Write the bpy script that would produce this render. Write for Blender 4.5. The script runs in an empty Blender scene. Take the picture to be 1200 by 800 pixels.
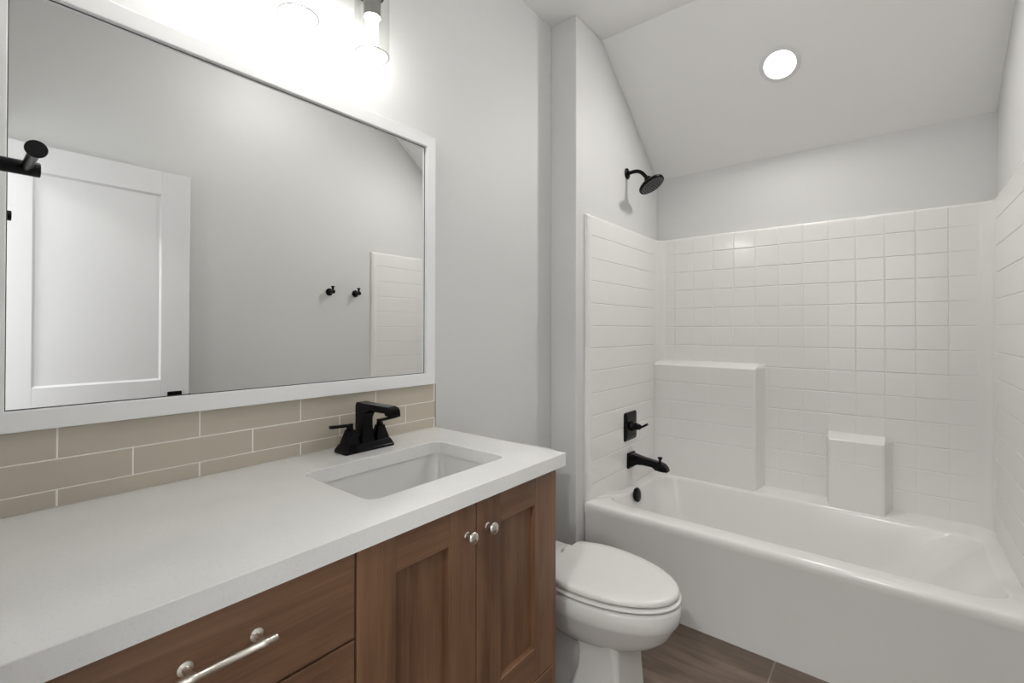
import bpy, bmesh, math
from mathutils import Vector, Matrix
C = bpy.context.scene.collection
S = bpy.context.scene

# ------------------------------------------------------------------ camera
FPX, TH, CY = 545.468, .6816, 382.575
CAM = Vector((1.3025, 0.0, 1.2406)); PI_, RO = .0069, .0019
R0 = Vector((math.cos(TH), math.sin(TH), 0))
FW = Vector((-math.sin(TH)*math.cos(PI_), math.cos(TH)*math.cos(PI_), math.sin(PI_)))
U0 = R0.cross(FW)
RT = R0*math.cos(RO) + U0*math.sin(RO); UP = -R0*math.sin(RO) + U0*math.cos(RO)
cd = bpy.data.cameras.new('camera'); cam = bpy.data.objects.new('camera', cd); C.objects.link(cam)
cd.sensor_width = 36; cd.sensor_fit = 'HORIZONTAL'; cd.lens = FPX/1200*36
cd.shift_y = -(400-CY)/1200; cd.clip_start = .01
cam.matrix_world = Matrix(((RT.x, UP.x, -FW.x, CAM.x), (RT.y, UP.y, -FW.y, CAM.y), (RT.z, UP.z, -FW.z, CAM.z), (0, 0, 0, 1)))
S.camera = cam

# ------------------------------------------------------------------ world, exposure, light strengths
w = bpy.data.worlds.new('world'); S.world = w; w.use_nodes = True
w.node_tree.nodes['Background'].inputs[0].default_value = (.9, .95, 1, 1)
w.node_tree.nodes['Background'].inputs[1].default_value = .5
S.view_settings.view_transform = 'Standard'; S.view_settings.look = 'None'
S.view_settings.gamma = 1; S.view_settings.use_curve_mapping = False
S.view_settings.exposure = 0.66
BULB_E = 47.0         # emission of the vanity bulbs
CAN_W = 5.2          # watts of the recessed light over the tub
ROOM_FILL_W = 26.0         # emission of the fill globe added on the bathroom ceiling
HALL_FILL_W = 19.0  # watts of the unseen hall lamp added as fill behind the doorway
WINDOW_FILL_W = 22.0          # fill light placed outside the added hall window         

# ------------------------------------------------------------------ materials
def M(name, col, rough=.5, metal=0.0, spec=.5, coat=0.0, bump=None, var=None):
    m = bpy.data.materials.new(name); m.use_nodes = True
    nt = m.node_tree; b = nt.nodes['Principled BSDF']
    b.inputs['Base Color'].default_value = (*col, 1); b.inputs['Roughness'].default_value = rough
    b.inputs['Metallic'].default_value = metal; b.inputs['Specular IOR Level'].default_value = spec
    b.inputs['Coat Weight'].default_value = coat; b.inputs['Coat Roughness'].default_value = .08
    tc = nt.nodes.new('ShaderNodeTexCoord')
    if bump:
        n = nt.nodes.new('ShaderNodeTexNoise'); n.inputs['Scale'].default_value = bump[0]; n.inputs['Detail'].default_value = 3
        bp = nt.nodes.new('ShaderNodeBump'); bp.inputs['Strength'].default_value = bump[1]; bp.inputs['Distance'].default_value = bump[2]
        nt.links.new(tc.outputs['Object'], n.inputs['Vector']); nt.links.new(n.outputs['Fac'], bp.inputs['Height'])
        nt.links.new(bp.outputs['Normal'], b.inputs['Normal'])
    if var:
        n = nt.nodes.new('ShaderNodeTexNoise'); n.inputs['Scale'].default_value = var[0]; n.inputs['Detail'].default_value = 4
        r = nt.nodes.new('ShaderNodeValToRGB')
        r.color_ramp.elements[0].color = (*[c*(1-var[1]) for c in col], 1); r.color_ramp.elements[0].position = var[2] if len(var) > 2 else .3
        r.color_ramp.elements[1].color = (*[min(1, c*(1+var[1])) for c in col], 1); r.color_ramp.elements[1].position = var[3] if len(var) > 3 else .7
        nt.links.new(tc.outputs['Object'], n.inputs['Vector']); nt.links.new(n.outputs['Fac'], r.inputs['Fac'])
        nt.links.new(r.outputs['Color'], b.inputs['Base Color'])
    return m

def wood(name, axis, dark=(.105, .050, .026), light=(.275, .150, .084), rough=.42):
    m = bpy.data.materials.new(name); m.use_nodes = True
    nt = m.node_tree; b = nt.nodes['Principled BSDF']; b.inputs['Roughness'].default_value = rough
    tc = nt.nodes.new('ShaderNodeTexCoord'); mp = nt.nodes.new('ShaderNodeMapping')
    sc = [14, 14, 14]; sc[axis] = 1.1
    mp.inputs['Scale'].default_value = sc
    n = nt.nodes.new('ShaderNodeTexNoise'); n.inputs['Scale'].default_value = 1.6; n.inputs['Detail'].default_value = 6; n.inputs['Roughness'].default_value = .6
    n.inputs['Distortion'].default_value = .6
    mp2 = nt.nodes.new('ShaderNodeMapping'); sc2 = [3.2, 3.2, 3.2]; sc2[axis] = 1.3; mp2.inputs['Scale'].default_value = sc2
    n2 = nt.nodes.new('ShaderNodeTexNoise'); n2.inputs['Scale'].default_value = 1.8; n2.inputs['Detail'].default_value = 2
    mp3 = nt.nodes.new('ShaderNodeMapping'); sc3 = [160, 160, 160]; sc3[axis] = 5; mp3.inputs['Scale'].default_value = sc3
    n3 = nt.nodes.new('ShaderNodeTexNoise'); n3.inputs['Scale'].default_value = 1.5; n3.inputs['Detail'].default_value = 2
    a1 = nt.nodes.new('ShaderNodeMath'); a1.operation = 'MULTIPLY'; a1.inputs[1].default_value = .42
    a2 = nt.nodes.new('ShaderNodeMath'); a2.operation = 'MULTIPLY_ADD'; a2.inputs[1].default_value = .40
    a3 = nt.nodes.new('ShaderNodeMath'); a3.operation = 'MULTIPLY_ADD'; a3.inputs[1].default_value = .18
    r = nt.nodes.new('ShaderNodeValToRGB')
    r.color_ramp.elements[0].position = .35; r.color_ramp.elements[0].color = (*dark, 1)
    r.color_ramp.elements[1].position = .66; r.color_ramp.elements[1].color = (*light, 1)
    L = nt.links.new
    for q, k in ((mp, n), (mp2, n2), (mp3, n3)):
        L(tc.outputs['Object'], q.inputs['Vector']); L(q.outputs['Vector'], k.inputs['Vector'])
    L(n.outputs['Fac'], a1.inputs[0]); L(n2.outputs['Fac'], a2.inputs[0]); L(a1.outputs[0], a2.inputs[2])
    L(n3.outputs['Fac'], a3.inputs[0]); L(a2.outputs[0], a3.inputs[2]); L(a3.outputs[0], r.inputs['Fac'])
    L(r.outputs['Color'], b.inputs['Base Color'])
    bp = nt.nodes.new('ShaderNodeBump'); bp.inputs['Strength'].default_value = .08; bp.inputs['Distance'].default_value = .002
    L(n3.outputs['Fac'], bp.inputs['Height']); L(bp.outputs['Normal'], b.inputs['Normal'])
    return m

WALL = M('wall_paint', (.70, .702, .695), .55, bump=(120, .10, .003))
CEIL = M('ceiling_paint', (.87, .87, .86), .6, bump=(120, .10, .003))
TRIMW = M('trim_white', (.76, .76, .755), .35)
FRAMEW = M('frame_white', (.90, .905, .91), .35)
DOORW = M('door_white', (.76, .76, .77), .33, spec=.6)
ACRY = M('white_acrylic', (.85, .84, .825), .16, spec=.5)
PORC = M('porcelain', (.74, .735, .72), .10, spec=.5)
SEATM = M('toilet_seat_plastic', (.78, .775, .755), .22)
GRAY = M('dark_gasket', (.02, .02, .02), .6)
BLACK = M('matte_black_metal', (.0035, .0033, .004), .20, spec=.14)
BLACK2 = M('satin_black_metal', (.006, .0055, .0065), .28, spec=.18)
NOZ = M('rubber_nozzles', (.30, .30, .30), .5)
NICK = M('polished_nickel', (.70, .66, .61), .07, metal=1.0)
SATN = M('satin_nickel', (.83, .79, .73), .30, metal=1.0)
SOCK = M('socket_metal', (.30, .29, .28), .35, metal=.7)
MIRR = M('mirror_silver', (.90, .905, .90), 0.0, metal=1.0)
EDGE = M('mirror_edge', (.10, .10, .105), .25)
DARKW = M('cabinet_interior', (.03, .018, .012), .7)
WV, WH = wood('stained_wood_upright', 2), wood('stained_wood_level', 1)
WX = wood('stained_wood_deep', 0)
QUARTZ = M('white_quartz', (.67, .67, .655), .13, spec=.5)
GROUT = M('grout', (.90, .87, .82), .8)

def quartz_nodes():
    nt = QUARTZ.node_tree; b = nt.nodes['Principled BSDF']
    tc = nt.nodes.new('ShaderNodeTexCoord')
    v = nt.nodes.new('ShaderNodeTexVoronoi'); v.inputs['Scale'].default_value = 190
    n = nt.nodes.new('ShaderNodeTexNoise'); n.inputs['Scale'].default_value = 260; n.inputs['Detail'].default_value = 2
    r = nt.nodes.new('ShaderNodeValToRGB')
    r.color_ramp.elements[0].position = .24; r.color_ramp.elements[0].color = (.78, .78, .77, 1)
    r.color_ramp.elements[1].position = .45; r.color_ramp.elements[1].color = (.84, .84, .825, 1)
    n2 = nt.nodes.new('ShaderNodeTexNoise'); n2.inputs['Scale'].default_value = 5; n2.inputs['Detail'].default_value = 5
    mx = nt.nodes.new('ShaderNodeMixRGB'); mx.blend_type = 'MULTIPLY'; mx.inputs[0].default_value = 1
    r2 = nt.nodes.new('ShaderNodeValToRGB')
    r2.color_ramp.elements[0].position = .35; r2.color_ramp.elements[0].color = (.95, .95, .95, 1)
    r2.color_ramp.elements[1].position = .6; r2.color_ramp.elements[1].color = (1, 1, 1, 1)
    L = nt.links.new
    L(tc.outputs['Object'], n.inputs['Vector']); L(tc.outputs['Object'], n2.inputs['Vector'])
    L(n.outputs['Fac'], r.inputs['Fac']); L(n2.outputs['Fac'], r2.inputs['Fac'])
    L(r.outputs['Color'], mx.inputs[1]); L(r2.outputs['Color'], mx.inputs[2]); L(mx.outputs['Color'], b.inputs['Base Color'])
quartz_nodes()

TILE = M('taupe_tile', (.55, .49, .405), .14, var=(3.0, .07), coat=.3)

def floor_mat():
    m = bpy.data.materials.new('wood_look_tile'); m.use_nodes = True
    nt = m.node_tree; b = nt.nodes['Principled BSDF']; b.inputs['Roughness'].default_value = .38
    tc = nt.nodes.new('ShaderNodeTexCoord'); mp = nt.nodes.new('ShaderNodeMapping')
    mp.inputs['Location'].default_value = (-.366, -1.545, 0)
    br = nt.nodes.new('ShaderNodeTexBrick'); br.offset = .5; br.inputs['Scale'].default_value = 1
    br.inputs['Brick Width'].default_value = 1.2; br.inputs['Row Height'].default_value = .45
    br.inputs['Mortar Size'].default_value = .0026; br.inputs['Mortar Smooth'].default_value = 0
    br.inputs['Color1'].default_value = (1, 1, 1, 1); br.inputs['Color2'].default_value = (.9, .9, .9, 1)
    mg = nt.nodes.new('ShaderNodeMapping'); mg.inputs['Scale'].default_value = (2.2, 16, 1)
    n = nt.nodes.new('ShaderNodeTexNoise'); n.inputs['Scale'].default_value = 1.3; n.inputs['Detail'].default_value = 7; n.inputs['Distortion'].default_value = .8
    r = nt.nodes.new('ShaderNodeValToRGB')
    r.color_ramp.elements[0].position = .3; r.color_ramp.elements[0].color = (.105, .072, .052, 1)
    r.color_ramp.elements[1].position = .7; r.color_ramp.elements[1].color = (.23, .170, .130, 1)
    mx = nt.nodes.new('ShaderNodeMixRGB'); mx.blend_type = 'MULTIPLY'; mx.inputs[0].default_value = 1
    m2 = nt.nodes.new('ShaderNodeMixRGB'); m2.inputs[2].default_value = (.29, .25, .21, 1)
    L = nt.links.new
    L(tc.outputs['Object'], mp.inputs['Vector']); L(mp.outputs['Vector'], br.inputs['Vector'])
    L(tc.outputs['Object'], mg.inputs['Vector']); L(mg.outputs['Vector'], n.inputs['Vector'])
    L(n.outputs['Fac'], r.inputs['Fac']); L(r.outputs['Color'], mx.inputs[1]); L(br.outputs['Color'], mx.inputs[2])
    L(mx.outputs['Color'], m2.inputs[1]); L(br.outputs['Fac'], m2.inputs[0]); L(m2.outputs['Color'], b.inputs['Base Color'])
    return m
FLOORM = floor_mat()

def emis(name, col, e):
    m = bpy.data.materials.new(name); m.use_nodes = True; nt = m.node_tree
    nt.nodes.remove(nt.nodes['Principled BSDF'])
    em = nt.nodes.new('ShaderNodeEmission'); em.inputs[0].default_value = (*col, 1); em.inputs[1].default_value = e
    nt.links.new(em.outputs[0], nt.nodes['Material Output'].inputs[0]); return m
BULBM = emis('lit_bulb', (1, .975, .94), BULB_E)
LENSM = emis('lit_lens', (1, .97, .92), 6.0)

def glass_mat():
    m = bpy.data.materials.new('thin_clear_glass'); m.use_nodes = True; nt = m.node_tree
    nt.nodes.remove(nt.nodes['Principled BSDF'])
    t = nt.nodes.new('ShaderNodeBsdfTransparent'); t.inputs[0].default_value = (.96, .965, .96, 1)
    g = nt.nodes.new('ShaderNodeBsdfGlossy'); g.inputs['Roughness'].default_value = .02
    fc = nt.nodes.new('ShaderNodeLayerWeight'); fc.inputs['Blend'].default_value = .5
    pw = nt.nodes.new('ShaderNodeMath'); pw.operation = 'POWER'; pw.inputs[1].default_value = 4
    lw = nt.nodes.new('ShaderNodeMath'); lw.operation = 'MULTIPLY_ADD'; lw.inputs[1].default_value = .30; lw.inputs[2].default_value = .03
    nt.links.new(fc.outputs['Facing'], pw.inputs[0]); nt.links.new(pw.outputs[0], lw.inputs[0])
    mx = nt.nodes.new('ShaderNodeMixShader'); L = nt.links.new
    L(lw.outputs[0], mx.inputs[0]); L(t.outputs[0], mx.inputs[1]); L(g.outputs[0], mx.inputs[2])
    L(mx.outputs[0], nt.nodes['Material Output'].inputs[0]); return m
GLASS = glass_mat(); GRIM = M('glass_rim', (.42, .42, .41), .1)

# ------------------------------------------------------------------ mesh helpers (all in world coordinates)
def box(bm, x0, x1, y0, y1, z0, z1, mi=0):
    vs = [bm.verts.new((x, y, z)) for x in (x0, x1) for y in (y0, y1) for z in (z0, z1)]
    for f in ((0, 1, 3, 2), (4, 6, 7, 5), (0, 4, 5, 1), (2, 3, 7, 6), (0, 2, 6, 4), (1, 5, 7, 3)):
        fc = bm.faces.new([vs[i] for i in f]); fc.material_index = mi
    return vs

def loft(bm, rings, close=True, cap0=True, cap1=True, mi=0):
    R = [[bm.verts.new(p) for p in r] for r in rings]; n = len(R[0])
    for a, b in zip(R, R[1:]):
        for i in range(n if close else n-1):
            j = (i+1) % n
            f = bm.faces.new((a[i], a[j], b[j], b[i])); f.material_index = mi
    if cap0: bm.faces.new(R[0][::-1]).material_index = mi
    if cap1: bm.faces.new(R[-1]).material_index = mi
    return R

def frame_of(d):
    d = d.normalized(); a = Vector((0, 0, 1)) if abs(d.z) < .9 else Vector((1, 0, 0))
    u = d.cross(a).normalized(); return u, d.cross(u)

def lathe(bm, o, d, prof, seg=32, cap0=True, cap1=True):
    """prof = [(distance along d, radius)]"""
    o = Vector(o); d = Vector(d).normalized(); u, v = frame_of(d)
    return loft(bm, [[o+d*t+(u*math.cos(2*math.pi*i/seg)+v*math.sin(2*math.pi*i/seg))*max(r, 1e-5) for i in range(seg)] for t, r in prof], True, cap0, cap1)

def tube(bm, pts, r, seg=16):
    pts = [Vector(p) for p in pts]; rings = []
    for i, p in enumerate(pts):
        d = (pts[min(i+1, len(pts)-1)]-pts[max(i-1, 0)]).normalized()
        u = Vector((0, 1, 0)) if abs(d.y) < .9 else Vector((1, 0, 0)); v = d.cross(u).normalized(); u = v.cross(d)
        rr = r[i] if isinstance(r, (list, tuple)) else r
        rings.append([p+(u*math.cos(2*math.pi*k/seg)+v*math.sin(2*math.pi*k/seg))*rr for k in range(seg)])
    return loft(bm, rings)

def rrect(x0, x1, y0, y1, r, k=6):
    pts = []
    r = min(r, (x1-x0)/2-1e-4, (y1-y0)/2-1e-4)
    for cx, cy, a0 in ((x1-r, y1-r, 0), (x0+r, y1-r, 90), (x0+r, y0+r, 180), (x1-r, y0+r, 270)):
        for i in range(k+1):
            a = math.radians(a0+90*i/k); pts.append((cx+r*math.cos(a), cy+r*math.sin(a)))
    return pts

def extr(bm, poly, axis, a, b, mi=0):
    """extrude 2-D polygon along axis; poly coordinates are the two other axes in order"""
    def P(p, t):
        return (t, p[0], p[1]) if axis == 0 else ((p[0], t, p[1]) if axis == 1 else (p[0], p[1], t))
    return loft(bm, [[P(p, a) for p in poly], [P(p, b) for p in poly]], mi=mi)

def obj(name, bm, mats, parent=None, origin=None, smooth=None, bevel=None, keepnormals=False):
    if not keepnormals: bmesh.ops.recalc_face_normals(bm, faces=bm.faces)
    if parent is not None:
        o0 = parent.get('_o'); o0 = Vector(o0)
    else:
        if origin is None:
            xs = [v.co for v in bm.verts]
            origin = Vector(((min(v.x for v in xs)+max(v.x for v in xs))/2, (min(v.y for v in xs)+max(v.y for v in xs))/2, min(v.z for v in xs)))
        o0 = Vector(origin)
    for v in bm.verts: v.co -= o0
    me = bpy.data.meshes.new(name); bm.to_mesh(me); bm.free()
    for m in (mats if isinstance(mats, (list, tuple)) else [mats]): me.materials.append(m)
    ob = bpy.data.objects.new(name, me); C.objects.link(ob)
    ob['_o'] = tuple(o0)
    if parent is not None: ob.parent = parent
    else: ob.location = o0
    if bevel:
        md = ob.modifiers.new('bevel', 'BEVEL'); md.width = bevel; md.segments = 2; md.limit_method = 'ANGLE'; md.angle_limit = math.radians(40)
        md.harden_normals = False
    if smooth is not None:
        for p in me.polygons: p.use_smooth = True
        me.set_sharp_from_angle(angle=math.radians(smooth))
    return ob

def thing(name, label, cat, loc=(0, 0, 0), group=None):
    o = bpy.data.objects.new(name, None); C.objects.link(o); o.location = loc; o['_o'] = tuple(loc)
    o.empty_display_size = .05
    o['label'] = label; o['category'] = cat
    if group: o['group'] = group
    return o

def tag(o, label, cat, group=None):
    o['label'] = label; o['category'] = cat
    if group: o['group'] = group
    return o

def struct(name, bm, m, label=None, **k):
    o = obj(name, bm, m, **k); o['kind'] = 'structure'
    if label: o['label'] = label; 
    return o
B = bmesh.new

# ------------------------------------------------------------------ room shell
XW, XR, YB, YP, YN = .145, 1.67, 2.905, 1.910, .020
ZC, YS, ZS = 2.744, 2.165, 2.200
bm = B(); box(bm, -.12, 1.8, -1.75, 3.02, -.1, 0); struct('floor', bm, FLOORM, origin=(0, 0, 0))
bm = B()
box(bm, -.12, 1.8, -.12, YS, ZC, ZC+.1)
extr(bm, [(YS, ZC), (YB+.02, ZS-.02*(ZC-ZS)/(YB-YS)), (YB+.02, ZS+.1), (YS, ZC+.1)], 0, -.12, 1.8)
struct('ceiling', bm, CEIL)
bm = B(); box(bm, -.12, 0, -.12, 3.02, 0, ZC); struct('wall_left', bm, WALL)
bm = B(); box(bm, XR, XR+.12, -1.75, 3.02, 0, ZC); struct('wall_right', bm, WALL)
bm = B(); box(bm, 0, XR, YB, YB+.12, 0, ZS+.06); struct('wall_back', bm, WALL)
bm = B(); extr(bm, [(YP, 0), (YB, 0), (YB, ZS), (YS, ZC), (YP, ZC)], 0, 0, XW); struct('wall_plumbing', bm, WALL, bevel=.004)
# near wall with the doorway the camera stands in
DX0, DX1, DZ = .78, 1.625, 2.06
bm = B(); box(bm, 0, DX0, YN-.12, YN, 0, ZC); box(bm, DX1, XR, YN-.12, YN, 0, ZC); box(bm, DX0, DX1, YN-.12, YN, DZ, ZC)
struct('wall_front', bm, WALL)
bm = B(); box(bm, DX0, DX0+.015, YN-.125, YN+.004, 0, DZ); box(bm, DX1-.015, DX1, YN-.125, YN+.004, 0, DZ); box(bm, DX0+.015, DX1-.015, YN-.125, YN+.004, DZ-.015, DZ)
struct('trim_1', bm, TRIMW)
# hall beyond the doorway
bm = B(); box(bm, -.12, XR+.12, -1.87, -1.75, 0, 2.5); struct('wall_hall_end', bm, WALL)
WY0, WY1, WZ0, WZ1 = -1.50, -.40, .80, 2.15
bm = B(); box(bm, -.12, 0, -1.75, WY0, 0, 2.5); box(bm, -.12, 0, WY1, -.12, 0, 2.5); box(bm, -.12, 0, WY0, WY1, 0, WZ0); box(bm, -.12, 0, WY0, WY1, WZ1, 2.5)
struct('wall_hall_side', bm, WALL)
bm = B()
for a_, b_, c_, d_ in ((WY0, WY0+.05, WZ0, WZ1), (WY1-.05, WY1, WZ0, WZ1), (WY0+.05, WY1-.05, WZ0, WZ0+.05), (WY0+.05, WY1-.05, WZ1-.05, WZ1), (-.97, -.93, WZ0+.05, WZ1-.05)):
    box(bm, -.09, -.04, a_, b_, c_, d_)
wf = struct('fill_window_1', bm, TRIMW, label='unseen white framed hall window added behind the doorway for fill light')  # unseen window, added so fill light can enter the hall
bm = B(); box(bm, -.067, -.063, WY0+.05, WY1-.05, WZ0+.05, WZ1-.05); obj('pane', bm, GLASS, wf)
ld = bpy.data.lights.new('window_fill', 'AREA'); ld.shape = 'RECTANGLE'; ld.size = WZ1-WZ0; ld.size_y = WY1-WY0; ld.energy = WINDOW_FILL_W; ld.color = (.94, .97, 1)  # added area lamp that shines in through this window as fill
lo = bpy.data.objects.new('window_fill', ld); C.objects.link(lo); lo.location = (-.16, (WY0+WY1)/2, (WZ0+WZ1)/2); lo.rotation_euler = (0, -math.pi/2, 0)
bm = B(); box(bm, 0, XR, -1.75, YN-.12, 2.45, 2.5); struct('ceiling_hall', bm, CEIL)
bm = B(); box(bm, 0, .014, 1.14, YP, 0, .09); struct('baseboard_left', bm, TRIMW, bevel=.003)
bm = B(); box(bm, .014, XW, YP-.014, YP, 0, .09); struct('baseboard_plumbing', bm, TRIMW, bevel=.003)
bm = B(); box(bm, XR-.014, XR, YN, 1.975, 0, .09); struct('baseboard_right', bm, TRIMW, bevel=.003)

# ------------------------------------------------------------------ open door lying along the right wall
def make_door():
    x0, x1, y0, y1, z0, z1 = 1.572, 1.607, .095, .828, .012, 2.035
    bm = B()
    pans = [(.252, .706, .986, 1.917), (.252, .706, .22, .83)]
    rec = .009; sl = .008
    # stiles and rails
    box(bm, x0, x1, y0, .252, z0, z1); box(bm, x0, x1, .706, y1, z0, z1)
    for za, zb in ((z0, .22), (.83, .986), (1.917, z1)): box(bm, x0, x1, .252, .706, za, zb)
    d = struct('door_1', bm, DOORW, label='white panel door standing open along the right wall, seen in the mirror', origin=(x0, y0, z0), bevel=.0015)
    for a, b, c, e in pans:
        bm = B()
        for sx, xo in ((1, x0), (-1, x1)):
            o_ = [(xo+sx*.0005, a, c), (xo+sx*.0005, b, c), (xo+sx*.0005, b, e), (xo+sx*.0005, a, e)]
            i_ = [(xo+sx*rec, a+sl, c+sl), (xo+sx*rec, b-sl, c+sl), (xo+sx*rec, b-sl, e-sl), (xo+sx*rec, a+sl, e-sl)]
            loft(bm, [o_, i_], cap0=False)
        obj('door_panel', bm, DOORW, d)
    zc, yc = .893, .764
    bm = B()
    for xo, s in ((x0, -1), (x1, 1)):
        loft(bm, [[(xo+s*t, y, z) for y, z in rrect(yc-h, yc+h, zc-h, zc+h, .004)] for t, h in ((0, .031), (.006, .031), (.009, .027))])
        lathe(bm, (xo+s*.008, yc, zc), (s, 0, 0), [(0, .018), (.006, .014), (.03 if s > 0 else .042, .012)])
        t1 = .034 if s > 0 else .046
        box(bm, min(xo+s*(t1-.012), xo+s*(t1)), max(xo+s*(t1-.012), xo+s*t1), yc-.11, yc+.013, zc-.010, zc+.010)
    obj('door_handle', bm, BLACK, d, bevel=.003, smooth=40)
    bm = B(); box(bm, x0+.006, x1-.006, y1, y1+.0015, zc-.028, zc+.028); box(bm, x0+.011, x1-.011, y1+.0015, y1+.011, zc-.010, zc+.010)
    obj('door_latch', bm, BLACK, d)
    for hz in (.25, 1.05, 1.82):
        bm = B(); lathe(bm, (x1+.006, y0-.006, hz-.045), (0, 0, 1), [(0, .006), (.09, .006)], 12); obj('hinge', bm, BLACK, d, smooth=40)
make_door()

# ------------------------------------------------------------------ bathtub
def make_tub():
    t = thing('bathtub', 'white alcove bathtub with a plain apron at the end of the room', 'bathtub', (.9, 2.43, 0))
    bm = B()
    K = 10
    def sm(a, b, x):
        x = max(0, min(1, (x-a)/(b-a))); return x*x*(3-2*x)
    def ring(x0, x1, y0, y1, r, z, tilt=1.0):
        return [(x, y, z - tilt*(.043*sm(2.06, 2.40, y) - .022*max(0, min(1, (y-2.80)/.085)))) for x, y in dense(rrect(x0, x1, y0, y1, r, K))]
    def dense(p):
        out = []
        for i, a in enumerate(p):
            b = p[(i+1) % len(p)]; n = 14 if i % (K+1) == K else 1
            for k in range(n): out.append((a[0]+(b[0]-a[0])*k/n, a[1]+(b[1]-a[1])*k/n))
        return out
    X0, X1, Y0, Y1 = .149, 1.666, 1.986, 2.893
    rings = [ring(X0, X1, Y0, Y1, .003, .409+0, 0) ]
    rings = []
    def rim(inset, z, tilt=1): return ring(X0, X1, Y0+inset, Y1, .004, z, tilt)
    rings.append([(x, y, 0.0) for x, y in dense(rrect(X0, X1, Y0, Y1, .004, K))])
    rings.append([(x, y, .355) for x, y in dense(rrect(X0, X1, Y0, Y1, .004, K))])
    for ins, z in ((-.004, .365), (-.006, .385), (-.004, .400), (.003, .4065), (.012, .409)): rings.append(rim(ins, z))
    # inner opening
    ox0, ox1, oy0, oy1 = .205, 1.605, 2.062, 2.80
    for e, z in ((0, .409), (.006, .4075), (.011, .402), (.015, .392)):
        rings.append(ring(ox0+e, ox1-e, oy0+e, oy1-e, .10, z))
    # basin walls: steep at the drain end, lounging at the right end
    for f, z in ((.15, .34), (.35, .27), (.6, .18), (.8, .115), (.9, .085), (.96, .068), (1.0, .060)):
        g = f if f < .85 else f+(f-.85)*.9
        rings.append(ring(ox0+.015+.06*g, ox1-.015-.30*g, oy0+.015+.055*g, oy1-.015-.075*g, .12+.02*f, z, 1-f))
    rings.append(ring(ox0+.25, ox1-.55, oy0+.2, oy1-.2, .1, .055, 0))
    loft(bm, rings, cap0=True, cap1=True)
    obj('tub_shell', bm, ACRY, t, smooth=50)
    bm = B(); dv = Vector((1, 0, .16)).normalized()
    lathe(bm, (.228, 2.40, .345), dv, [(0, .036), (.010, .038), (.014, .034), (.016, .02)], 32)
    o = obj('overflow_cover', bm, BLACK, t, smooth=40); o['label'] = 'round black overflow cover'
    bm = B(); lathe(bm, (.42, 2.42, .052), (0, 0, 1), [(0, .035), (.006, .035), (.008, .03)], 24); obj('drain', bm, BLACK, t, smooth=40)
make_tub()

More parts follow.
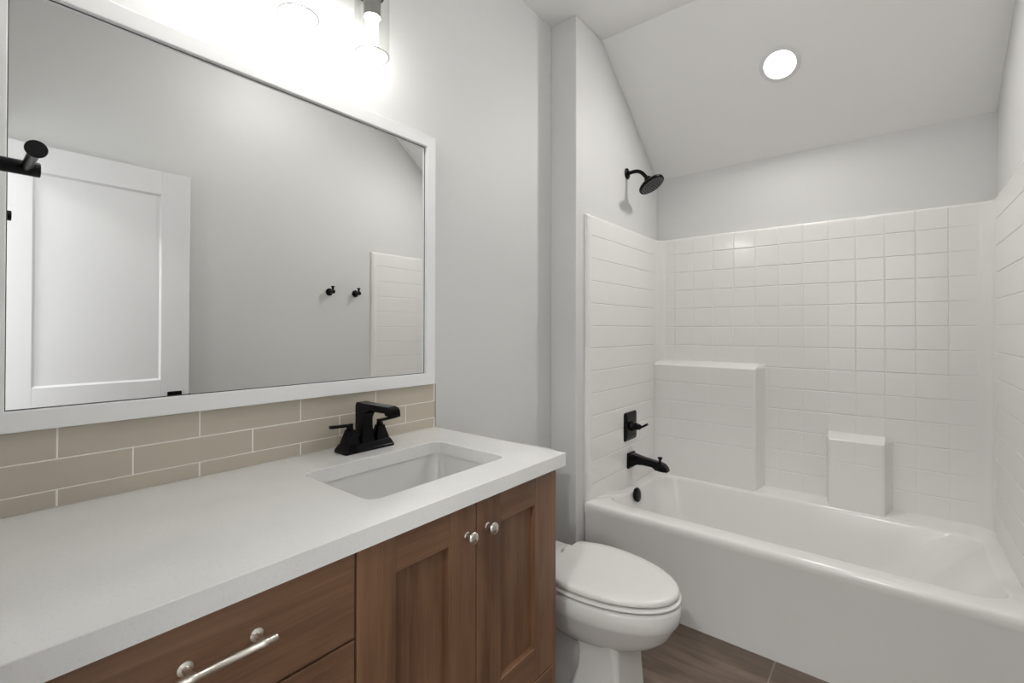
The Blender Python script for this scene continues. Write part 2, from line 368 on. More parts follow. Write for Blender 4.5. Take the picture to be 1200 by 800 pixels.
# ------------------------------------------------------------------ moulded tub surround
JOINTS = [1.707-.1115*k for k in range(13)]
VX = [.265+.1133*k for k in range(12)]
ZT = 1.808
def groove(c, joints, w=.0032):
    d = 0
    for j in joints:
        a = abs(c-j)
        if a < w: d = max(d, .5+.5*math.cos(math.pi*a/w))
    return d
def grid_coords(a, b, joints, w=.0032, step=.08):
    s = {round(a, 5), round(b, 5)}
    for j in joints:
        for t in (-1.6, -1, -.6, -.25, .25, .6, 1, 1.6):
            if a < j+t*w < b: s.add(round(j+t*w, 5))
    n = int((b-a)/step)+1
    for k in range(n): s.add(round(a+(b-a)*k/n, 5))
    return sorted(s)
def make_surround():
    t = thing('tub_surround', 'white moulded tile-pattern tub surround with shelves on three walls above the bathtub', 'tub surround', (.9, 2.88, .37))
    r = .05; xl, xr, yb, y0 = .167, 1.648, 2.883, 1.988
    # path: list of (x, y, nx, ny, kind, coord)
    path = []
    e = .022    # rounded front flange, standing proud
    for s, X, nx in ((0, xl, 1), (1, xr, -1)): pass
    def side(X, nx, ys):
        return [(X, y, nx, 0, 's', y) for y in ys]
    ys = [y0+.0, y0+.004, y0+.012, y0+.02, y0+.030, y0+.035, y0+.040] + [2.1, 2.2, 2.32, 2.44, 2.56, 2.68, 2.78, 2.80, 2.806, yb-r]
    L = side(xl, 1, ys)
    for i in range(1, 8):
        a = math.pi - (math.pi/2)*i/8
        L.append((xl+r+r*math.cos(a), yb-r+r*math.sin(a), -math.cos(a), -math.sin(a), 'c', 0))
    bx = grid_coords(xl+r, xr-r, VX)
    L += [(x, yb, 0, -1, 'b', x) for x in bx]
    for i in range(1, 8):
        a = math.pi/2 - (math.pi/2)*i/8
        L.append((xr-r+r*math.cos(a), yb-r+r*math.sin(a), -math.cos(a), -math.sin(a), 'c', 0))
    L += side(xr, -1, ys[::-1])
    zs = grid_coords(.358, ZT-.016, JOINTS, step=.12)
    rows = []
    def pt(q, z, out, dep=None):
        x, y, nx, ny, k, c = q
        o = 0
        if k == 's':
            m = 1 if y0+.038 < c < 2.79 else (0 if c < y0+.033 or c > 2.80 else .5)
            o = -.0028*groove(z, JOINTS)*m
            if c < y0+.02: o -= .010*(1-((c-y0)/.02))**2
            if c > y0+.032: o += -.0015
        elif k == 'b':
            lo, hi = xl+r+.02, xr-r-.03
            m = 1 if lo < c < hi else 0
            gv = groove(c, VX)*(1.0 if z > 1.27 else (.75 if z > 1.05 else .35))
            o = -.0030*max(groove(z, JOINTS)*m, gv*m)
        o -= out
        return (x+nx*o, y+ny*o, z)
    for z in zs: rows.append([pt(q, z, 0) for q in L])
    for a in (15, 35, 55, 75, 90):
        a = math.radians(a); rr = .012
        rows.append([pt(q, ZT-rr+rr*math.sin(a), rr*(1-math.cos(a))) for q in L])
    rows.append([pt(q, ZT, .021) for q in L])
    bm = B(); RR = loft(bm, rows, close=False, cap0=False, cap1=False)
    # front return edges to the wall
    n = len(L)
    for idx, X in ((0, .1455), (n-1, 1.6695)):
        prev = None
        for ri in range(len(rows)):
            v = RR[ri][idx]; nv = bm.verts.new((X, v.co.y-.001, v.co.z))
            if prev: bm.faces.new((prev[0], v, nv, prev[1]))
            prev = (v, nv)
    obj('surround_wall', bm, ACRY, t, smooth=60)
    # projecting moulded shelves
    def shelf(x0, x1, z0, z1, sl0, sl1, fade=None, draft0=.012, draft1=.03):
        yf = 2.80; rr = .014
        ph = [math.radians(a) for a in (0, 22, 45, 68, 90)]
        cols = []   # (x, base recess, back?)
        if sl0: cols.append((x0-draft0, yb-yf+.004, True)); 
        if sl0: cols += [(x0+rr-rr*math.cos(a), rr-rr*math.sin(a), False) for a in ph]
        else: cols.append((x0, 0, False))
        inner = [x for x in grid_coords(x0+(rr if sl0 else 0), x1-rr, VX)][1:-1]
        cols += [(x, 0, False) for x in inner]
        cols += [(x1-rr+rr*math.sin(a), rr-rr*math.cos(a), False) for a in ph]
        cols.append((x1+draft1, yb-yf+.004, True))
        zz = grid_coords(z0, z1-rr, [j for j in JOINTS if z0 < j < z1-rr-.006], step=.1)
        rws = []
        def P(x, rec, back, z, zrec, g):
            if back: return (x, yf+rec, z)
            return (x, yf+max(rec, zrec)+g, z)
        for z in zz:
            rws.append([P(x, rec, bk, z, 0, .0028*max(groove(z, JOINTS) if z > z0+.12 else 0, .35*groove(x, VX) if x0+.03 < x < x1-.03 and z > z0+.15 else 0) if (x0+.02 < x < x1-.02) else 0) for x, rec, bk in cols])
        for a in ph[1:4]:
            rws.append([P(x, rec, bk, z1-.006-rr+rr*math.sin(a), rr-rr*math.cos(a), 0) for x, rec, bk in cols])
        rws.append([(x, yb+.004, z1+.016) for x, rec, bk in cols])
        bm = B(); loft(bm, rws, close=False, cap0=False, cap1=False)
        obj('moulded_shelf', bm, ACRY, t, smooth=55)
    shelf(.166, .738, .366, 1.040, False, True)
    shelf(1.060, 1.285, .366, .712, True, True)
make_surround()

# ------------------------------------------------------------------ toilet
def make_toilet():
    YC = 1.415
    t = thing('toilet', 'white elongated toilet with closed lid between the wooden vanity and the bathtub', 'toilet', (.45, YC, 0))
    def outline(s=0.0, back=.382, wf=.168, tip=.802, xm=.52, n=28, wb=.138):
        """closed outline of lid/seat; s grows it outward"""
        pts = []
        for i in range(n+1):
            a = -math.pi/2 + math.pi*i/n
            pts.append((xm+(tip-xm+s)*math.cos(a), (wf+s)*math.sin(a)))
        m = 8
        for i in range(1, m):
            f = i/m; x = xm-(xm-back-.02)*f; pts.append((x, (wf+s)-(wf-wb)*f*f))
        r = .02
        for i in range(6):
            a = math.pi/2*(i/5); pts.append((back+r-s*.3-r*math.sin(a), wb+s-r+r*math.cos(a)))
        for i in range(5, -1, -1):
            a = math.pi/2*(i/5); pts.append((back+r-s*.3-r*math.sin(a), -(wb+s-r+r*math.cos(a))))
        for i in range(m-1, 0, -1):
            f = i/m; x = xm-(xm-back-.02)*f; pts.append((x, -((wf+s)-(wf-wb)*f*f)))
        return pts
    def R(s, z, **k): return [(x, YC+y, z) for x, y in outline(s, **k)]
    def scaled(pts, f, z, c=(.56, YC)): return [(c[0]+(x-c[0])*f, c[1]+(y-c[1])*f, z) for x, y, _ in pts]
    bm = B(); base = R(0, 0)
    loft(bm, [R(-.022, .4224), R(-.006, .4227), R(-.001, .4245), R(0, .428), R(.0, .433), R(-.003, .438), R(-.009, .441), scaled(base, .80, .4418), scaled(base, .5, .4422), scaled(base, .25, .4424)])
    obj('lid', bm, SEATM, t, smooth=45)
    bm = B(); loft(bm, [R(-.022, .4046), R(-.005, .4049), R(.003, .4075), R(.0060, .411), R(.0055, .4145), R(.001, .4166), R(-.004, .4170), R(-.022, .4170)])
    obj('seat', bm, SEATM, t, smooth=45)
    for sy in (-.07, .07):
        bm = B(); lathe(bm, (.362, YC+sy-.022, .418), (0, 1, 0), [(0, .008), (.003, .0125), (.041, .0125), (.044, .008)], 16); box(bm, .35, .39, YC+sy-.017, YC+sy+.017, .4, .416)
        obj('hinge', bm, SEATM, t, smooth=40, bevel=.002)
    # bowl with rim and rear deck
    bm = B()
    def O(s, z, f=1.0, back=.30, cx=.56, sh=0): return [(x+sh, y, zz) for x, y, zz in scaled(R(s, 0, back=back, wb=.150), f, z, (cx, YC))]
    loft(bm, [O(-.03, .4005), O(-.006, .4003), O(.002, .3985), O(.006, .392), O(.004, .352), O(-.002, .340), O(-.010, .322, .985), O(-.016, .296, .95), O(-.02, .270, .885, sh=-.008), O(-.025, .245, .78, sh=-.02), O(-.03, .222, .62, sh=-.03), O(-.03, .205, .50, sh=-.03)])
    obj('bowl', bm, PORC, t, smooth=50)
    bm = B()
    loft(bm, [[(x, y, z) for x, y in rrect(a, .40+.02, YC-h, YC+h, .03)] for a, h, z in ((.06, .11, .30), (.045, .135, .34), (.04, .15, .37), (.04, .155, .392), (.045, .15, .398))])
    obj('deck', bm, PORC, t, smooth=50)
    # pedestal: front column, rear trapway and foot
    bm = B()
    cols = []
    for z, x0, x1, h, r in ((0, .44, .668, .112, .03), (.02, .445, .665, .108, .03), (.06, .47, .658, .100, .022), (.14, .50, .652, .094, .018), (.2, .505, .648, .093, .018), (.245, .49, .648, .100, .03), (.275, .45, .66, .115, .05)):
        cols.append([(x, y, z) for x, y in rrect(x0, x1, YC-h, YC+h, r)])
    loft(bm, cols)
    loft(bm, [[(x, y, z) for x, y in rrect(a, b, YC-h, YC+h, .05)] for z, a, b, h in ((0, .13, .52, .100), (.04, .135, .52, .095), (.07, .15, .52, .07), (.11, .17, .52, .045), (.19, .18, .52, .042), (.26, .14, .52, .05), (.31, .08, .52, .09), (.35, .06, .5, .12))])
    obj('pedestal', bm, PORC, t, smooth=60)
    bm = B(); tank = [(.028, .222, .190, .415, .02), (.024, .228, .196, .50, .022), (.022, .232, .201, .715, .022)]
    loft(bm, [[(x, y, z) for x, y in rrect(a, b, YC-h, YC+h, r)] for a, b, h, z, r in tank]); obj('tank', bm, PORC, t, smooth=50)
    bm = B(); loft(bm, [[(x, y, z) for x, y in rrect(.018+e, .238-e, YC-.207+e, YC+.207-e, .022)] for e, z in ((.002, .7155), (0, .719), (0, .738), (.004, .744), (.012, .747))]); obj('tank_lid', bm, PORC, t, smooth=50)
    bm = B(); lathe(bm, (.234, YC+.14, .672), (1, 0, 0), [(0, .012), (.008, .012), (.016, .006)], 16); box(bm, .246, .254, YC+.07, YC+.15, .663, .677)
    obj('flush_lever', bm, NICK, t, smooth=40, bevel=.002)
    bm = B(); box(bm, .05, .205, YC-.16, YC+.16, .398, .415); lathe(bm, (.20, YC+.165, .403), (1, 0, 0), [(0, .010), (.03, .010), (.034, .006)], 16)
    o = obj('tank_gasket', bm, GRAY, t, smooth=40); o['label'] = 'black gasket under the tank'
make_toilet()

# ------------------------------------------------------------------ vanity cabinet
VX0, VXF, VY0, VY1, VZ = .012, .535, .045, 1.128, .848
def make_vanity():
    v = thing('vanity_cabinet', 'brown stained wood bathroom vanity cabinet with two doors and drawers', 'cabinet', (.28, .585, 0))
    bm = B()
    box(bm, .002, VXF-.001, YN+.002, VY0, .1, VZ-.002)
    box(bm, .002, VXF-.001, VY0, 1.108, .1, .118)                 # carcass: floor, back, ends, partition
    box(bm, .002, .014, VY0, 1.108, .118, VZ-.004); box(bm, .014, VXF-.001, 1.092, 1.108, .118, VZ-.004); box(bm, .014, VXF-.001, .468, .484, .118, VZ-.004)
    box(bm, VXF-.02, VXF-.001, .484, 1.092, .118, .13); box(bm, VXF-.02, VXF-.001, .484, 1.092, VZ-.05, VZ-.004); box(bm, VXF-.02, VXF-.001, .775, .803, .13, VZ-.05); box(bm, VXF-.02, VXF-.001, VY0, .468, .118, VZ-.004)
    box(bm, .002, .47, .05, 1.12, .0, .1)                         # toe kick
    obj('cabinet_body', bm, DARKW, v)
    bm = B(); box(bm, .002, .552, 1.109, VY1, .0, VZ-.001)
    obj('end_panel', bm, WV, v, bevel=.001)
    bm = B(); box(bm, VXF, .553, YN+.003, VY0-.001, .1, VZ-.002); obj('filler_strip', bm, WV, v)
    x0, x1 = VXF+.001, .557
    def door(y0, y1, z0, z1, ky):
        sw, rt, rb = .085, .073, .088
        bm = B()
        box(bm, x0, x1, y0, y0+sw, z0, z1, 0); box(bm, x0, x1, y1-sw, y1, z0, z1, 0)
        box(bm, x0, x1, y0+sw+.0003, y1-sw-.0003, z0, z0+rb, 1); box(bm, x0, x1, y0+sw+.0003, y1-sw-.0003, z1-rt, z1, 1)
        d = obj('door', bm, [WV, WH], v, bevel=.0013)
        bm = B(); box(bm, x0+.001, x1-.015, y0+sw-.004, y1-sw+.004, z0+rb-.004, z1-rt+.004); obj('door_panel', bm, WV, d)
        bm = B(); lathe(bm, (x1, ky, .7745), (1, 0, 0), [(0, .0085), (.002, .0088), (.004, .0062), (.012, .0062), (.015, .0115), (.019, .0148), (.023, .0148), (.0265, .0125), (.028, .008), (.029, .0015)], 32)
        obj('knob', bm, NICK, d, smooth=50)
    door(.478, .788, .2935, .841, .757)
    door(.792, 1.105, .2935, .841, .826)
    def drawer(y0, y1, z0, z1, pull=True):
        bm = B(); box(bm, x0, x1, y0, y1, z0, z1); d = obj('drawer', bm, WH, v, bevel=.0018)
        if pull:
            zc = .780 if z1 > .8 else (z0+z1)/2; yc = .260
            bm = B()
            for s in (-.046, .046):
                lathe(bm, (x1, yc+s, zc), (1, 0, 0), [(0, .0098), (.003, .0098), (.005, .0052), (.026, .0052)], 24)
            lathe(bm, (x1+.030, yc-.065, zc), (0, 1, 0), [(0, .0035), (.002, .0052), (.004, .0056), (.014, .0056), (.0145, .0062), (.0235, .0062), (.024, .0056), (.106, .0056), (.1065, .0062), (.1155, .0062), (.116, .0056), (.126, .0056), (.128, .0052), (.130, .0035)], 24)
            obj('pull', bm, SATN, d, smooth=50)
    drawer(.048, .4735, .6885, .841); drawer(.048, .4735, .3975, .6845); drawer(.048, .4735, .104, .3935)
    drawer(.4775, 1.106, .104, .2895, False)
make_vanity()

# ------------------------------------------------------------------ countertop with undermount sink
def hole_top():
    bm = B(); k = 8
    inner = rrect(.176, .466, .566, 1.006, .032, k)
    ox0, ox1, oy0, oy1 = .0015, .572, YN+.0015, 1.149
    outer = []
    corners = [(ox1, oy1), (ox0, oy1), (ox0, oy0), (ox1, oy0)]
    for c in range(4):
        for i in range(k+1):
            x, y = inner[c*(k+1)+i]
            if i == k//2: outer.append(corners[c])
            elif (i < k//2) == (c in (0, 2)): outer.append((corners[c][0], y))
            else: outer.append((x, corners[c][1]))
    def Z(p, z): return [(a, b, z) for a, b in p]
    sh = lambda e: [(min(max(x, ox0+e), ox1-e), min(max(y, oy0+e), oy1-e)) for x, y in outer]
    rings = [Z(inner, .848), Z(inner, .8835), Z([(x+(.0012 if x > .32 else -.0012), y+(.0012 if y > .786 else -.0012)) for x, y in inner], .885), Z(sh(.0012), .885), Z(outer, .8838), Z(outer, .8488), Z(outer, .848)]
    R = loft(bm, rings, cap0=False, cap1=False)
    n = len(R[0])
    for i in range(n):
        j = (i+1) % n; bm.faces.new((R[-1][i], R[-1][j], R[0][j], R[0][i]))
    o = obj('countertop', bm, QUARTZ, origin=(.286, .585, .848), smooth=30)
    tag(o, 'white speckled quartz countertop on the wooden vanity cabinet', 'countertop')
hole_top()
def make_sink():
    s = thing('sink', 'rectangular white undermount basin set in the quartz countertop', 'sink', (.32, .786, .70))
    bm = B(); k = 8
    def q(e, z, r, dx=0): return [(x, y, z) for x, y in rrect(.176-.004+e, .466+.004-e, .566-.004+e, 1.006+.004-e, r, k)]
    loft(bm, [q(-.012, .8472, .04), q(0, .8472, .036), q(.003, .82, .045), q(.012, .77, .06), q(.022, .735, .07), q(.035, .718, .075), q(.055, .708, .07), q(.10, .703, .03)], cap0=False, cap1=True)
    loft(bm, [q(-.012, .8472, .04), q(-.012, .835, .04), q(-.008, .76, .06), q(.02, .702, .07), q(.08, .693, .04)], cap0=False, cap1=True)
    obj('basin', bm, PORC, s, smooth=60)
    bm = B(); lathe(bm, (.321, .786, .7025), (0, 0, 1), [(0, .024), (.003, .024), (.0045, .02), (.006, .014)], 24)
    obj('drain', bm, BLACK, s, smooth=40)
make_sink()

# ------------------------------------------------------------------ faucet
def make_faucet():
    YC, XC, Z = .807, .083, .8852
    f = thing('faucet', 'black centerset faucet with two lever handles behind the sink', 'faucet', (XC, YC, Z))
    def fr(bm, cx, cy, lv, r=.006):
        loft(bm, [[(x, y, Z+z) for x, y in rrect(cx-a, cx+a, cy-b, cy+b, r, 4)] for z, a, b in lv])
    bm = B(); fr(bm, XC, YC, [(0, .033, .083), (.007, .033, .083), (.009, .0315, .0815), (.021, .0265, .0755), (.024, .0245, .073)], .005)
    obj('base', bm, BLACK, f, smooth=30)
    # spout: swept rounded-rectangular section
    path = [(.080, .020, .0245, .0225), (.078, .045, .021, .0195), (.077, .070, .0185, .0178), (.077, .100, .0165, .0170)]
    bm = B()
    rings = [[(x, y, Z+z) for x, y in rrect(cx-a, cx+a, YC-b, YC+b, .005, 4)] for cx, z, a, b in path]
    loft(bm, rings)
    poly = [(.0535, .021), (.0550, .05), (.0565, .085), (.0555, .128), (.059, .1365), (.066, .139), (.105, .1375), (.16, .1335), (.215, .1285), (.232, .1245), (.240, .117), (.2425, .1025), (.241, .098), (.214, .1035), (.2125, .109), (.205, .1125), (.17, .1150), (.130, .1170), (.112, .1145), (.102, .106), (.0975, .094), (.0975, .070), (.1010, .045), (.1065, .021)]
    poly = [(x if x < .12 else .12+(x-.12)*.90, z if x < .11 else z+.012*(x-.11)/.13) for x, z in poly]
    def sh(e): return [(x-(e if (x > .15 or (x > .09 and z < .10)) else -e), z-(e if z > .12 else (-e if x > .112 else 0))) for x, z in poly]
    loft(bm, [[(x, YC+b, Z+z) for x, z in sh(e)] for b, e in ((-.0175, .002), (-.0158, .0), (.0158, .0), (.0175, .002))])
    obj('spout', bm, BLACK, f, smooth=35)
    for s in (-1, 1):
        yc = YC+s*.0508
        bm = B()
        fr(bm, XC, yc, [(.022, .0215, .0215), (.030, .0205, .0205), (.045, .0160, .0160), (.058, .0125, .0125), (.064, .0115, .0115)], .003)
        lathe(bm, (XC, yc, Z+.064), (0, 0, 1), [(0, .0095), (.004, .0105), (.008, .0085), (.011, .007)], 20)
        h = obj('handle', bm, BLACK, f, smooth=30)
        bm = B(); a, b = (yc-.007, yc+.062)
        pts = [(a, .0062, .0742), (a+.006, .0068, .074), (b-.03, .0066, .0752), (b-.004, .0078, .0768), (b, .0060, .0770)]
        loft(bm, [[(XC+dx, yc+s*(y-yc), Z+z+dz) for dx, dz in ((-w, .0005), (-w, .0055), (-w*.7, .0075), (w*.7, .0075), (w, .0055), (w, .0005), (w*.7, -.001), (-w*.7, -.001))] for y, w, z in pts])
        obj('lever', bm, BLACK, h, smooth=35)
    bm = B(); lathe(bm, (.047, YC, Z+.02), (0, 0, 1), [(0, .003), (.075, .003), (.078, .006), (.084, .006), (.086, .004)], 12)
    obj('lift_rod', bm, BLACK, f, smooth=40)
make_faucet()

# ------------------------------------------------------------------ backsplash
def make_splash():
    z = [(.8865, .9190), (.9215, .9795), (.9825, 1.0425)]
    bm = B(); box(bm, .0004, .0090, YN+.001, 1.1475, .8855, 1.0435)
    t = thing('backsplash', 'taupe running-bond tile backsplash between the countertop and the mirror', 'backsplash', (0, .585, .886))
    obj('grout_bed', bm, GROUT, t)
    bm = B(); g = .0017
    for row, (a, b) in enumerate(z):
        j0 = .1515+(.1205 if row == 1 else 0)
        js = [j0+.2478*(k-2) for k in range(8)]
        for p, q in zip(js, js[1:]):
            p2, q2 = max(p+g, YN+.0015), min(q-g, 1.1465)
            if q2-p2 < .006: continue
            box(bm, .0005, .0098, p2, q2, a, b)
    obj('tiles', bm, TILE, t, bevel=.0009)
    bm = B(); box(bm, .0005, .0102, 1.1478, 1.1490, .8856, 1.0432); obj('edge_trim', bm, GRAY, t)
make_splash()

# ------------------------------------------------------------------ mirror
def make_mirror():
    y0, y1, z0, z1, w_ = .038, 1.1315, 1.0455, 1.932, .040
    m = thing('mirror', 'large white-framed rectangular mirror on the wall above the backsplash', 'mirror', (0, .585, z0))
    bm = B(); xf = .028
    outer = [(y0, z0), (y1, z0), (y1, z1), (y0, z1)]
    def off(e): return [(y0+e, z0+e), (y1-e, z0+e), (y1-e, z1-e), (y0+e, z1-e)]
    rr = [(.0005, 0), (xf-.0015, 0), (xf, .0015), (xf, w_-.0015), (xf-.0015, w_), (.014, w_)]
    loft(bm, [[(x, y, z) for y, z in off(e)] for x, e in rr], cap0=False, cap1=False)
    obj('frame', bm, FRAMEW, m)
    e = w_-.0005
    bm = B(); box(bm, .004, .0145, y0+e-.006, y1-e+.006, z0+e-.006, z1-e+.006)
    obj('mirror_glass', bm, MIRR, m)
    bm = B(); e0, e1 = w_, w_+.0022
    loft(bm, [[(x, y, z) for y, z in off(e)] for x, e in ((.0146, e0), (.0152, e0), (.0152, e1), (.0146, e1))], cap0=False, cap1=False)
    obj('glass_edge', bm, EDGE, m)
make_mirror()

# ------------------------------------------------------------------ vanity light
def make_light():
    v = thing('vanity_light', 'wall light over the mirror with clear glass cylinder shades', 'wall light', (0, .580, 2.27))
    bm = B(); box(bm, .0005, .022, .28, .88, 2.285, 2.345); obj('backplate', bm, BLACK2, v, bevel=.003)
    X, ZB = .120, 2.046
    for y in (.360, .580, .800):
        bm = B(); tube(bm, [(.02, y, 2.310), (.08, y, 2.310), (.105, y, 2.304), (.118, y, 2.286), (X, y, 2.26), (X, y, 2.235)], .008, 12); obj('arm', bm, BLACK2, v, smooth=50)
        bm = B(); lathe(bm, (X, y, 2.238), (0, 0, -1), [(0, .02), (.006, .034), (.016, .034), (.018, .026)], 28); obj('shade_cap', bm, BLACK2, v, smooth=40)
        bm = B(); lathe(bm, (X, y, 2.221), (0, 0, -1), [(0, .0245), (.020, .0245), (.021, .0235), (.024, .0235), (.025, .0245), (.056, .0245), (.058, .0255), (.062, .0255), (.062, .0215), (.030, .0215)], 28, cap1=True)
        obj('socket', bm, SOCK, v, smooth=40)
        bm = B(); lathe(bm, (X, y, 2.196), (0, 0, -1), [(0, .010), (.018, .0145), (.040, .0165), (.080, .0165), (.098, .0150), (.108, .0105), (.112, .002)], 24)
        obj('bulb', bm, BULBM, v, smooth=60)
        bm = B(); r = .050
        lathe(bm, (X, y, ZB), (0, 0, 1), [(.003, r), (.168, r), (.178, r-.004), (.183, r-.014), (.183, r-.016)], 48, cap0=False, cap1=False)
        lathe(bm, (X, y, ZB), (0, 0, 1), [(0, r-.0022), (.168, r-.0022), (.176, r-.006), (.181, r-.016)], 48, cap0=False, cap1=False)
        gs = obj('glass_shade', bm, GLASS, v, smooth=60)
        bm = B(); lathe(bm, (X, y, ZB), (0, 0, 1), [(.003, r-.0022), (.001, r-.0024), (0, r-.001), (.001, r+.0004), (.003, r)], 48, cap0=False, cap1=False)
        obj('rim', bm, GRIM, gs, smooth=60)
make_light()

# ------------------------------------------------------------------ shower fittings
def shower_head():
    y = 2.46
    s = thing('shower', 'black shower with round head on a curved arm high on the plumbing wall', 'shower', (XW, y, 2.13))
    bm = B(); lathe(bm, (XW+.0005, y, 2.128), (1, 0, 0), [(0, .031), (.004, .031), (.008, .026), (.010, .013)], 32); obj('flange', bm, BLACK, s, smooth=40)
    bm = B(); tube(bm, [(XW+.006, y, 2.128), (.185, y, 2.131), (.205, y, 2.130), (.222, y, 2.124), (.238, y, 2.112), (.254, y, 2.093), (.266, y, 2.078)], .0105, 16); obj('arm', bm, BLACK, s, smooth=60)
    d = Vector((.515, 0, -.857)); c = Vector((.264, y, 2.082))
    bm = B(); lathe(bm, c, d, [(0, .015), (.004, .019), (.014, .019), (.018, .015), (.022, .017), (.027, .030), (.033, .052), (.040, .066), (.047, .0725), (.055, .0725), (.058, .070)], 48)
    h = obj('shower_head', bm, BLACK, s, smooth=40)
    u, v = frame_of(d); bm = B()
    lathe(bm, c, d, [(.0582, .066), (.0592, .066)], 48)
    nf = len(bm.faces)
    for rr, n in ((.012, 6), (.024, 12), (.036, 18), (.048, 24), (.059, 30)):
        for k in range(n):
            a = 2*math.pi*k/n; p = c+d*.059+(u*math.cos(a)+v*math.sin(a))*rr
            lathe(bm, p, d, [(0, .0028), (.0025, .0018)], 6)
    bm.faces.ensure_lookup_table()
    for f_ in bm.faces[nf:]: f_.material_index = 1
    obj('spray_face', bm, [BLACK2, NOZ], h)
shower_head()
def valve():
    yc, zc, x = 2.456, .703, .1645
    s = thing('shower_valve', 'black square shower valve trim with lever handle above the tub spout', 'shower valve', (x, yc, zc))
    bm = B(); loft(bm, [[(x+t, y, z) for y, z in rrect(yc-h, yc+h, zc-h, zc+h, .014, 5)] for t, h in ((0, .079), (.004, .079), (.008, .075), (.013, .060), (.014, .05))]); obj('escutcheon', bm, BLACK, s, smooth=30)
    bm = B(); lathe(bm, (x+.012, yc, zc), (1, 0, 0), [(0, .030), (.010, .027), (.022, .022), (.024, .019), (.034, .019), (.036, .016), (.048, .016), (.050, .012), (.056, .010)], 28); h = obj('hub', bm, BLACK, s, smooth=40)
    bm = B(); P = [(.205, yc, zc-.004), (.225, yc, zc-.003), (.245, yc, zc+.006), (.268, yc, zc+.020)]
    loft(bm, [[(px+dx, py+dy, pz+dz) for dy, dz, dx in ((-w, -.006, .002), (w, -.006, .002), (w, .006, -.002), (-w, .006, -.002))] for (px, py, pz), w in zip(P, (.009, .009, .010, .012))])
    obj('lever', bm, BLACK, h, bevel=.002)
valve()
def spout():
    yc, x = 2.46, .1655
    s = thing('tub_spout', 'black bathtub spout with diverter knob on the plumbing wall', 'tub spout', (x, yc, .51))
    bm = B(); loft(bm, [[(x+t, y, z) for y, z in rrect(yc-h, yc+h, .512-h, .512+h, .006, 4)] for t, h in ((0, .043), (.010, .043), (.013, .040))]); obj('escutcheon', bm, BLACK, s, smooth=30)
    st = [(x+.011, .476, .550, .036), (x+.025, .484, .548, .031), (.215, .495, .544, .027), (.25, .498, .538, .025), (.30, .496, .532, .0245), (.318, .483, .530, .025), (.345, .480, .526, .025), (.365, .480, .518, .0245), (.378, .481, .505, .023), (.383, .483, .490, .021)]
    bm = B(); loft(bm, [[(xx, y, z) for y, z in rrect(yc-h, yc+h, a, b, .008, 4)] for xx, a, b, h in st]); b_ = obj('spout_body', bm, BLACK, s, smooth=35)
    bm = B(); lathe(bm, (.338, yc, .524), (0, 0, 1), [(0, .006), (.016, .006), (.018, .009), (.026, .013), (.029, .013), (.031, .009)], 20); obj('diverter_knob', bm, BLACK, s, smooth=40)
spout()

# ------------------------------------------------------------------ recessed light in the sloped ceiling
def can():
    n = Vector((0, -(ZC-ZS), -(YB-YS))).normalized(); c = Vector((.903, 2.499, ZC-(2.499-YS)*(ZC-ZS)/(YB-YS)))
    t = thing('recessed_light', 'round lit recessed light in the sloped ceiling over the bathtub', 'ceiling light', tuple(c))
    bm = B(); lathe(bm, c+n*.0005, n, [(0, .087), (.0015, .087), (.0045, .082), (.0060, .070), (.0055, .0665), (.001, .0665)], 64, cap0=False, cap1=False); obj('trim_ring', bm, DOORW, t, smooth=50)
    bm = B(); lathe(bm, c+n*.001, n, [(0, .066), (.0035, .066)], 64); obj('lens', bm, LENSM, t)
    ld = bpy.data.lights.new('recessed_lamp', 'AREA'); ld.shape = 'DISK'; ld.size = .13; ld.energy = CAN_W; ld.color = (1, .975, .94)
    lo = bpy.data.objects.new('recessed_lamp', ld); C.objects.link(lo); lo.parent = t; lo.location = n*.0055
    lo.rotation_euler = n.to_track_quat('-Z', 'Y').to_euler()
can()
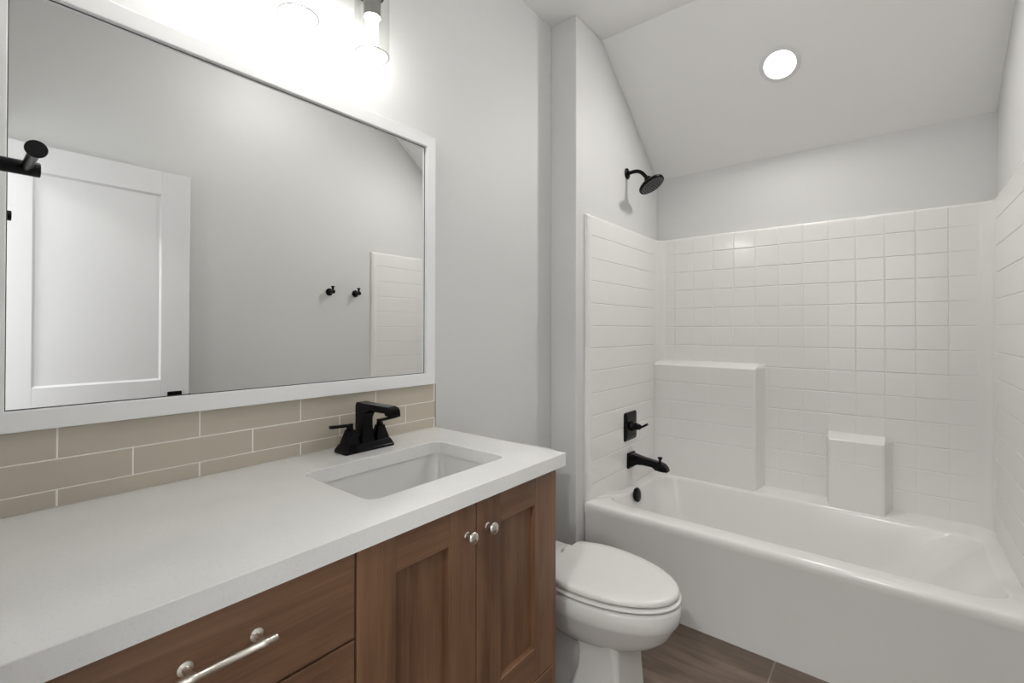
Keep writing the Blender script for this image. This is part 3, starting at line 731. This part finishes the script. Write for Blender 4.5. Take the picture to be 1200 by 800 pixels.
# added fill lights: globe on the bathroom ceiling and hall lamp (both outside the view)
def flush(name, label, x, y, z, W, r=.15, col=(1, .985, .96)):
    t = thing(name, label, 'ceiling light', (x, y, z))
    bm = B(); lathe(bm, (x, y, z-.0005), (0, 0, -1), [(0, r+.012), (.02, r+.012), (.022, r)], 40); obj('fixture_base', bm, TRIMW, t, smooth=40)
    bm = B(); lathe(bm, (x, y, z-.022), (0, 0, -1), [(0, r-.004), (.012, r-.004), (.018, r-.02)], 40); obj('diffuser', bm, LENSM, t, smooth=40)
    ld = bpy.data.lights.new(name+'_lamp', 'AREA'); ld.shape = 'DISK'; ld.size = 2*r; ld.energy = W; ld.color = col
    lo = bpy.data.objects.new(name+'_lamp', ld); C.objects.link(lo); lo.parent = t; lo.location = (0, 0, -.045)
def globe(x, y, W):
    t = thing('globe_fill_light', 'white globe fill light added in the middle of the flat ceiling, above the view', 'ceiling light', (x, y, ZC))
    bm = B(); lathe(bm, (x, y, ZC-.0005), (0, 0, -1), [(0, .06), (.012, .06), (.016, .045), (.03, .035)], 32); obj('fixture_base', bm, TRIMW, t, smooth=40)
    bm = B(); lathe(bm, (x, y, ZC-.026), (0, 0, -1), [(.055-.055*math.cos(math.pi*k/16), max(.001, .055*math.sin(math.pi*k/16))) for k in range(17)], 32)
    obj('globe', bm, emis('fill_globe', (1, .985, .96), W), t, smooth=80)
globe(1.16, 1.22, ROOM_FILL_W)
flush('hall_fill_light', 'flush round fill light added in the unseen hall behind the doorway', 1.2, -.9, 2.45, HALL_FILL_W)

# ------------------------------------------------------------------ hooks and towel arm
def hook(y, label):
    z = 1.494; s = thing('robe_hook', label, 'hook', (XR, y, z))
    bm = B(); lathe(bm, (XR-.0005, y, z), (-1, 0, 0), [(0, .0245), (.006, .0245), (.008, .022), (.0085, .0125), (.058, .0125), (.0595, .011)], 32); obj('post', bm, BLACK2, s, smooth=40)
    bm = B(); lathe(bm, (XR-.047, y, z+.010), (0, 0, 1), [(0, .0075), (.018, .0075), (.022, .011), (.025, .0125), (.027, .0125), (.028, .011)], 24); obj('peg', bm, BLACK2, s, smooth=40)
hook(1.664, 'black robe hook on the right wall, the one nearer the door')
hook(1.860, 'black robe hook on the right wall, the one nearer the tub surround')
def towel():
    x, z = .250, 1.493
    s = thing('towel_holder', 'black towel arm with a round end disc reaching in front of the mirror at left', 'towel holder', (x, YN, z))
    bm = B(); lathe(bm, (x, YN+.0005, z), (0, 1, 0), [(0, .0245), (.006, .0245), (.008, .022), (.0085, .0113), (.0795, .0113), (.0805, .0105)], 32); obj('post', bm, BLACK2, s, smooth=40)
    bm = B(); lathe(bm, (x+.006, YN+.065, z), (1, 0, 0), [(0, .0066), (.105, .0068), (.110, .0078), (.114, .0106), (.1155, .0122), (.118, .0122), (.119, .0115)], 32); obj('arm', bm, BLACK2, s, smooth=40)
towel()

for o in bpy.data.objects:
    if '_o' in o: del o['_o']
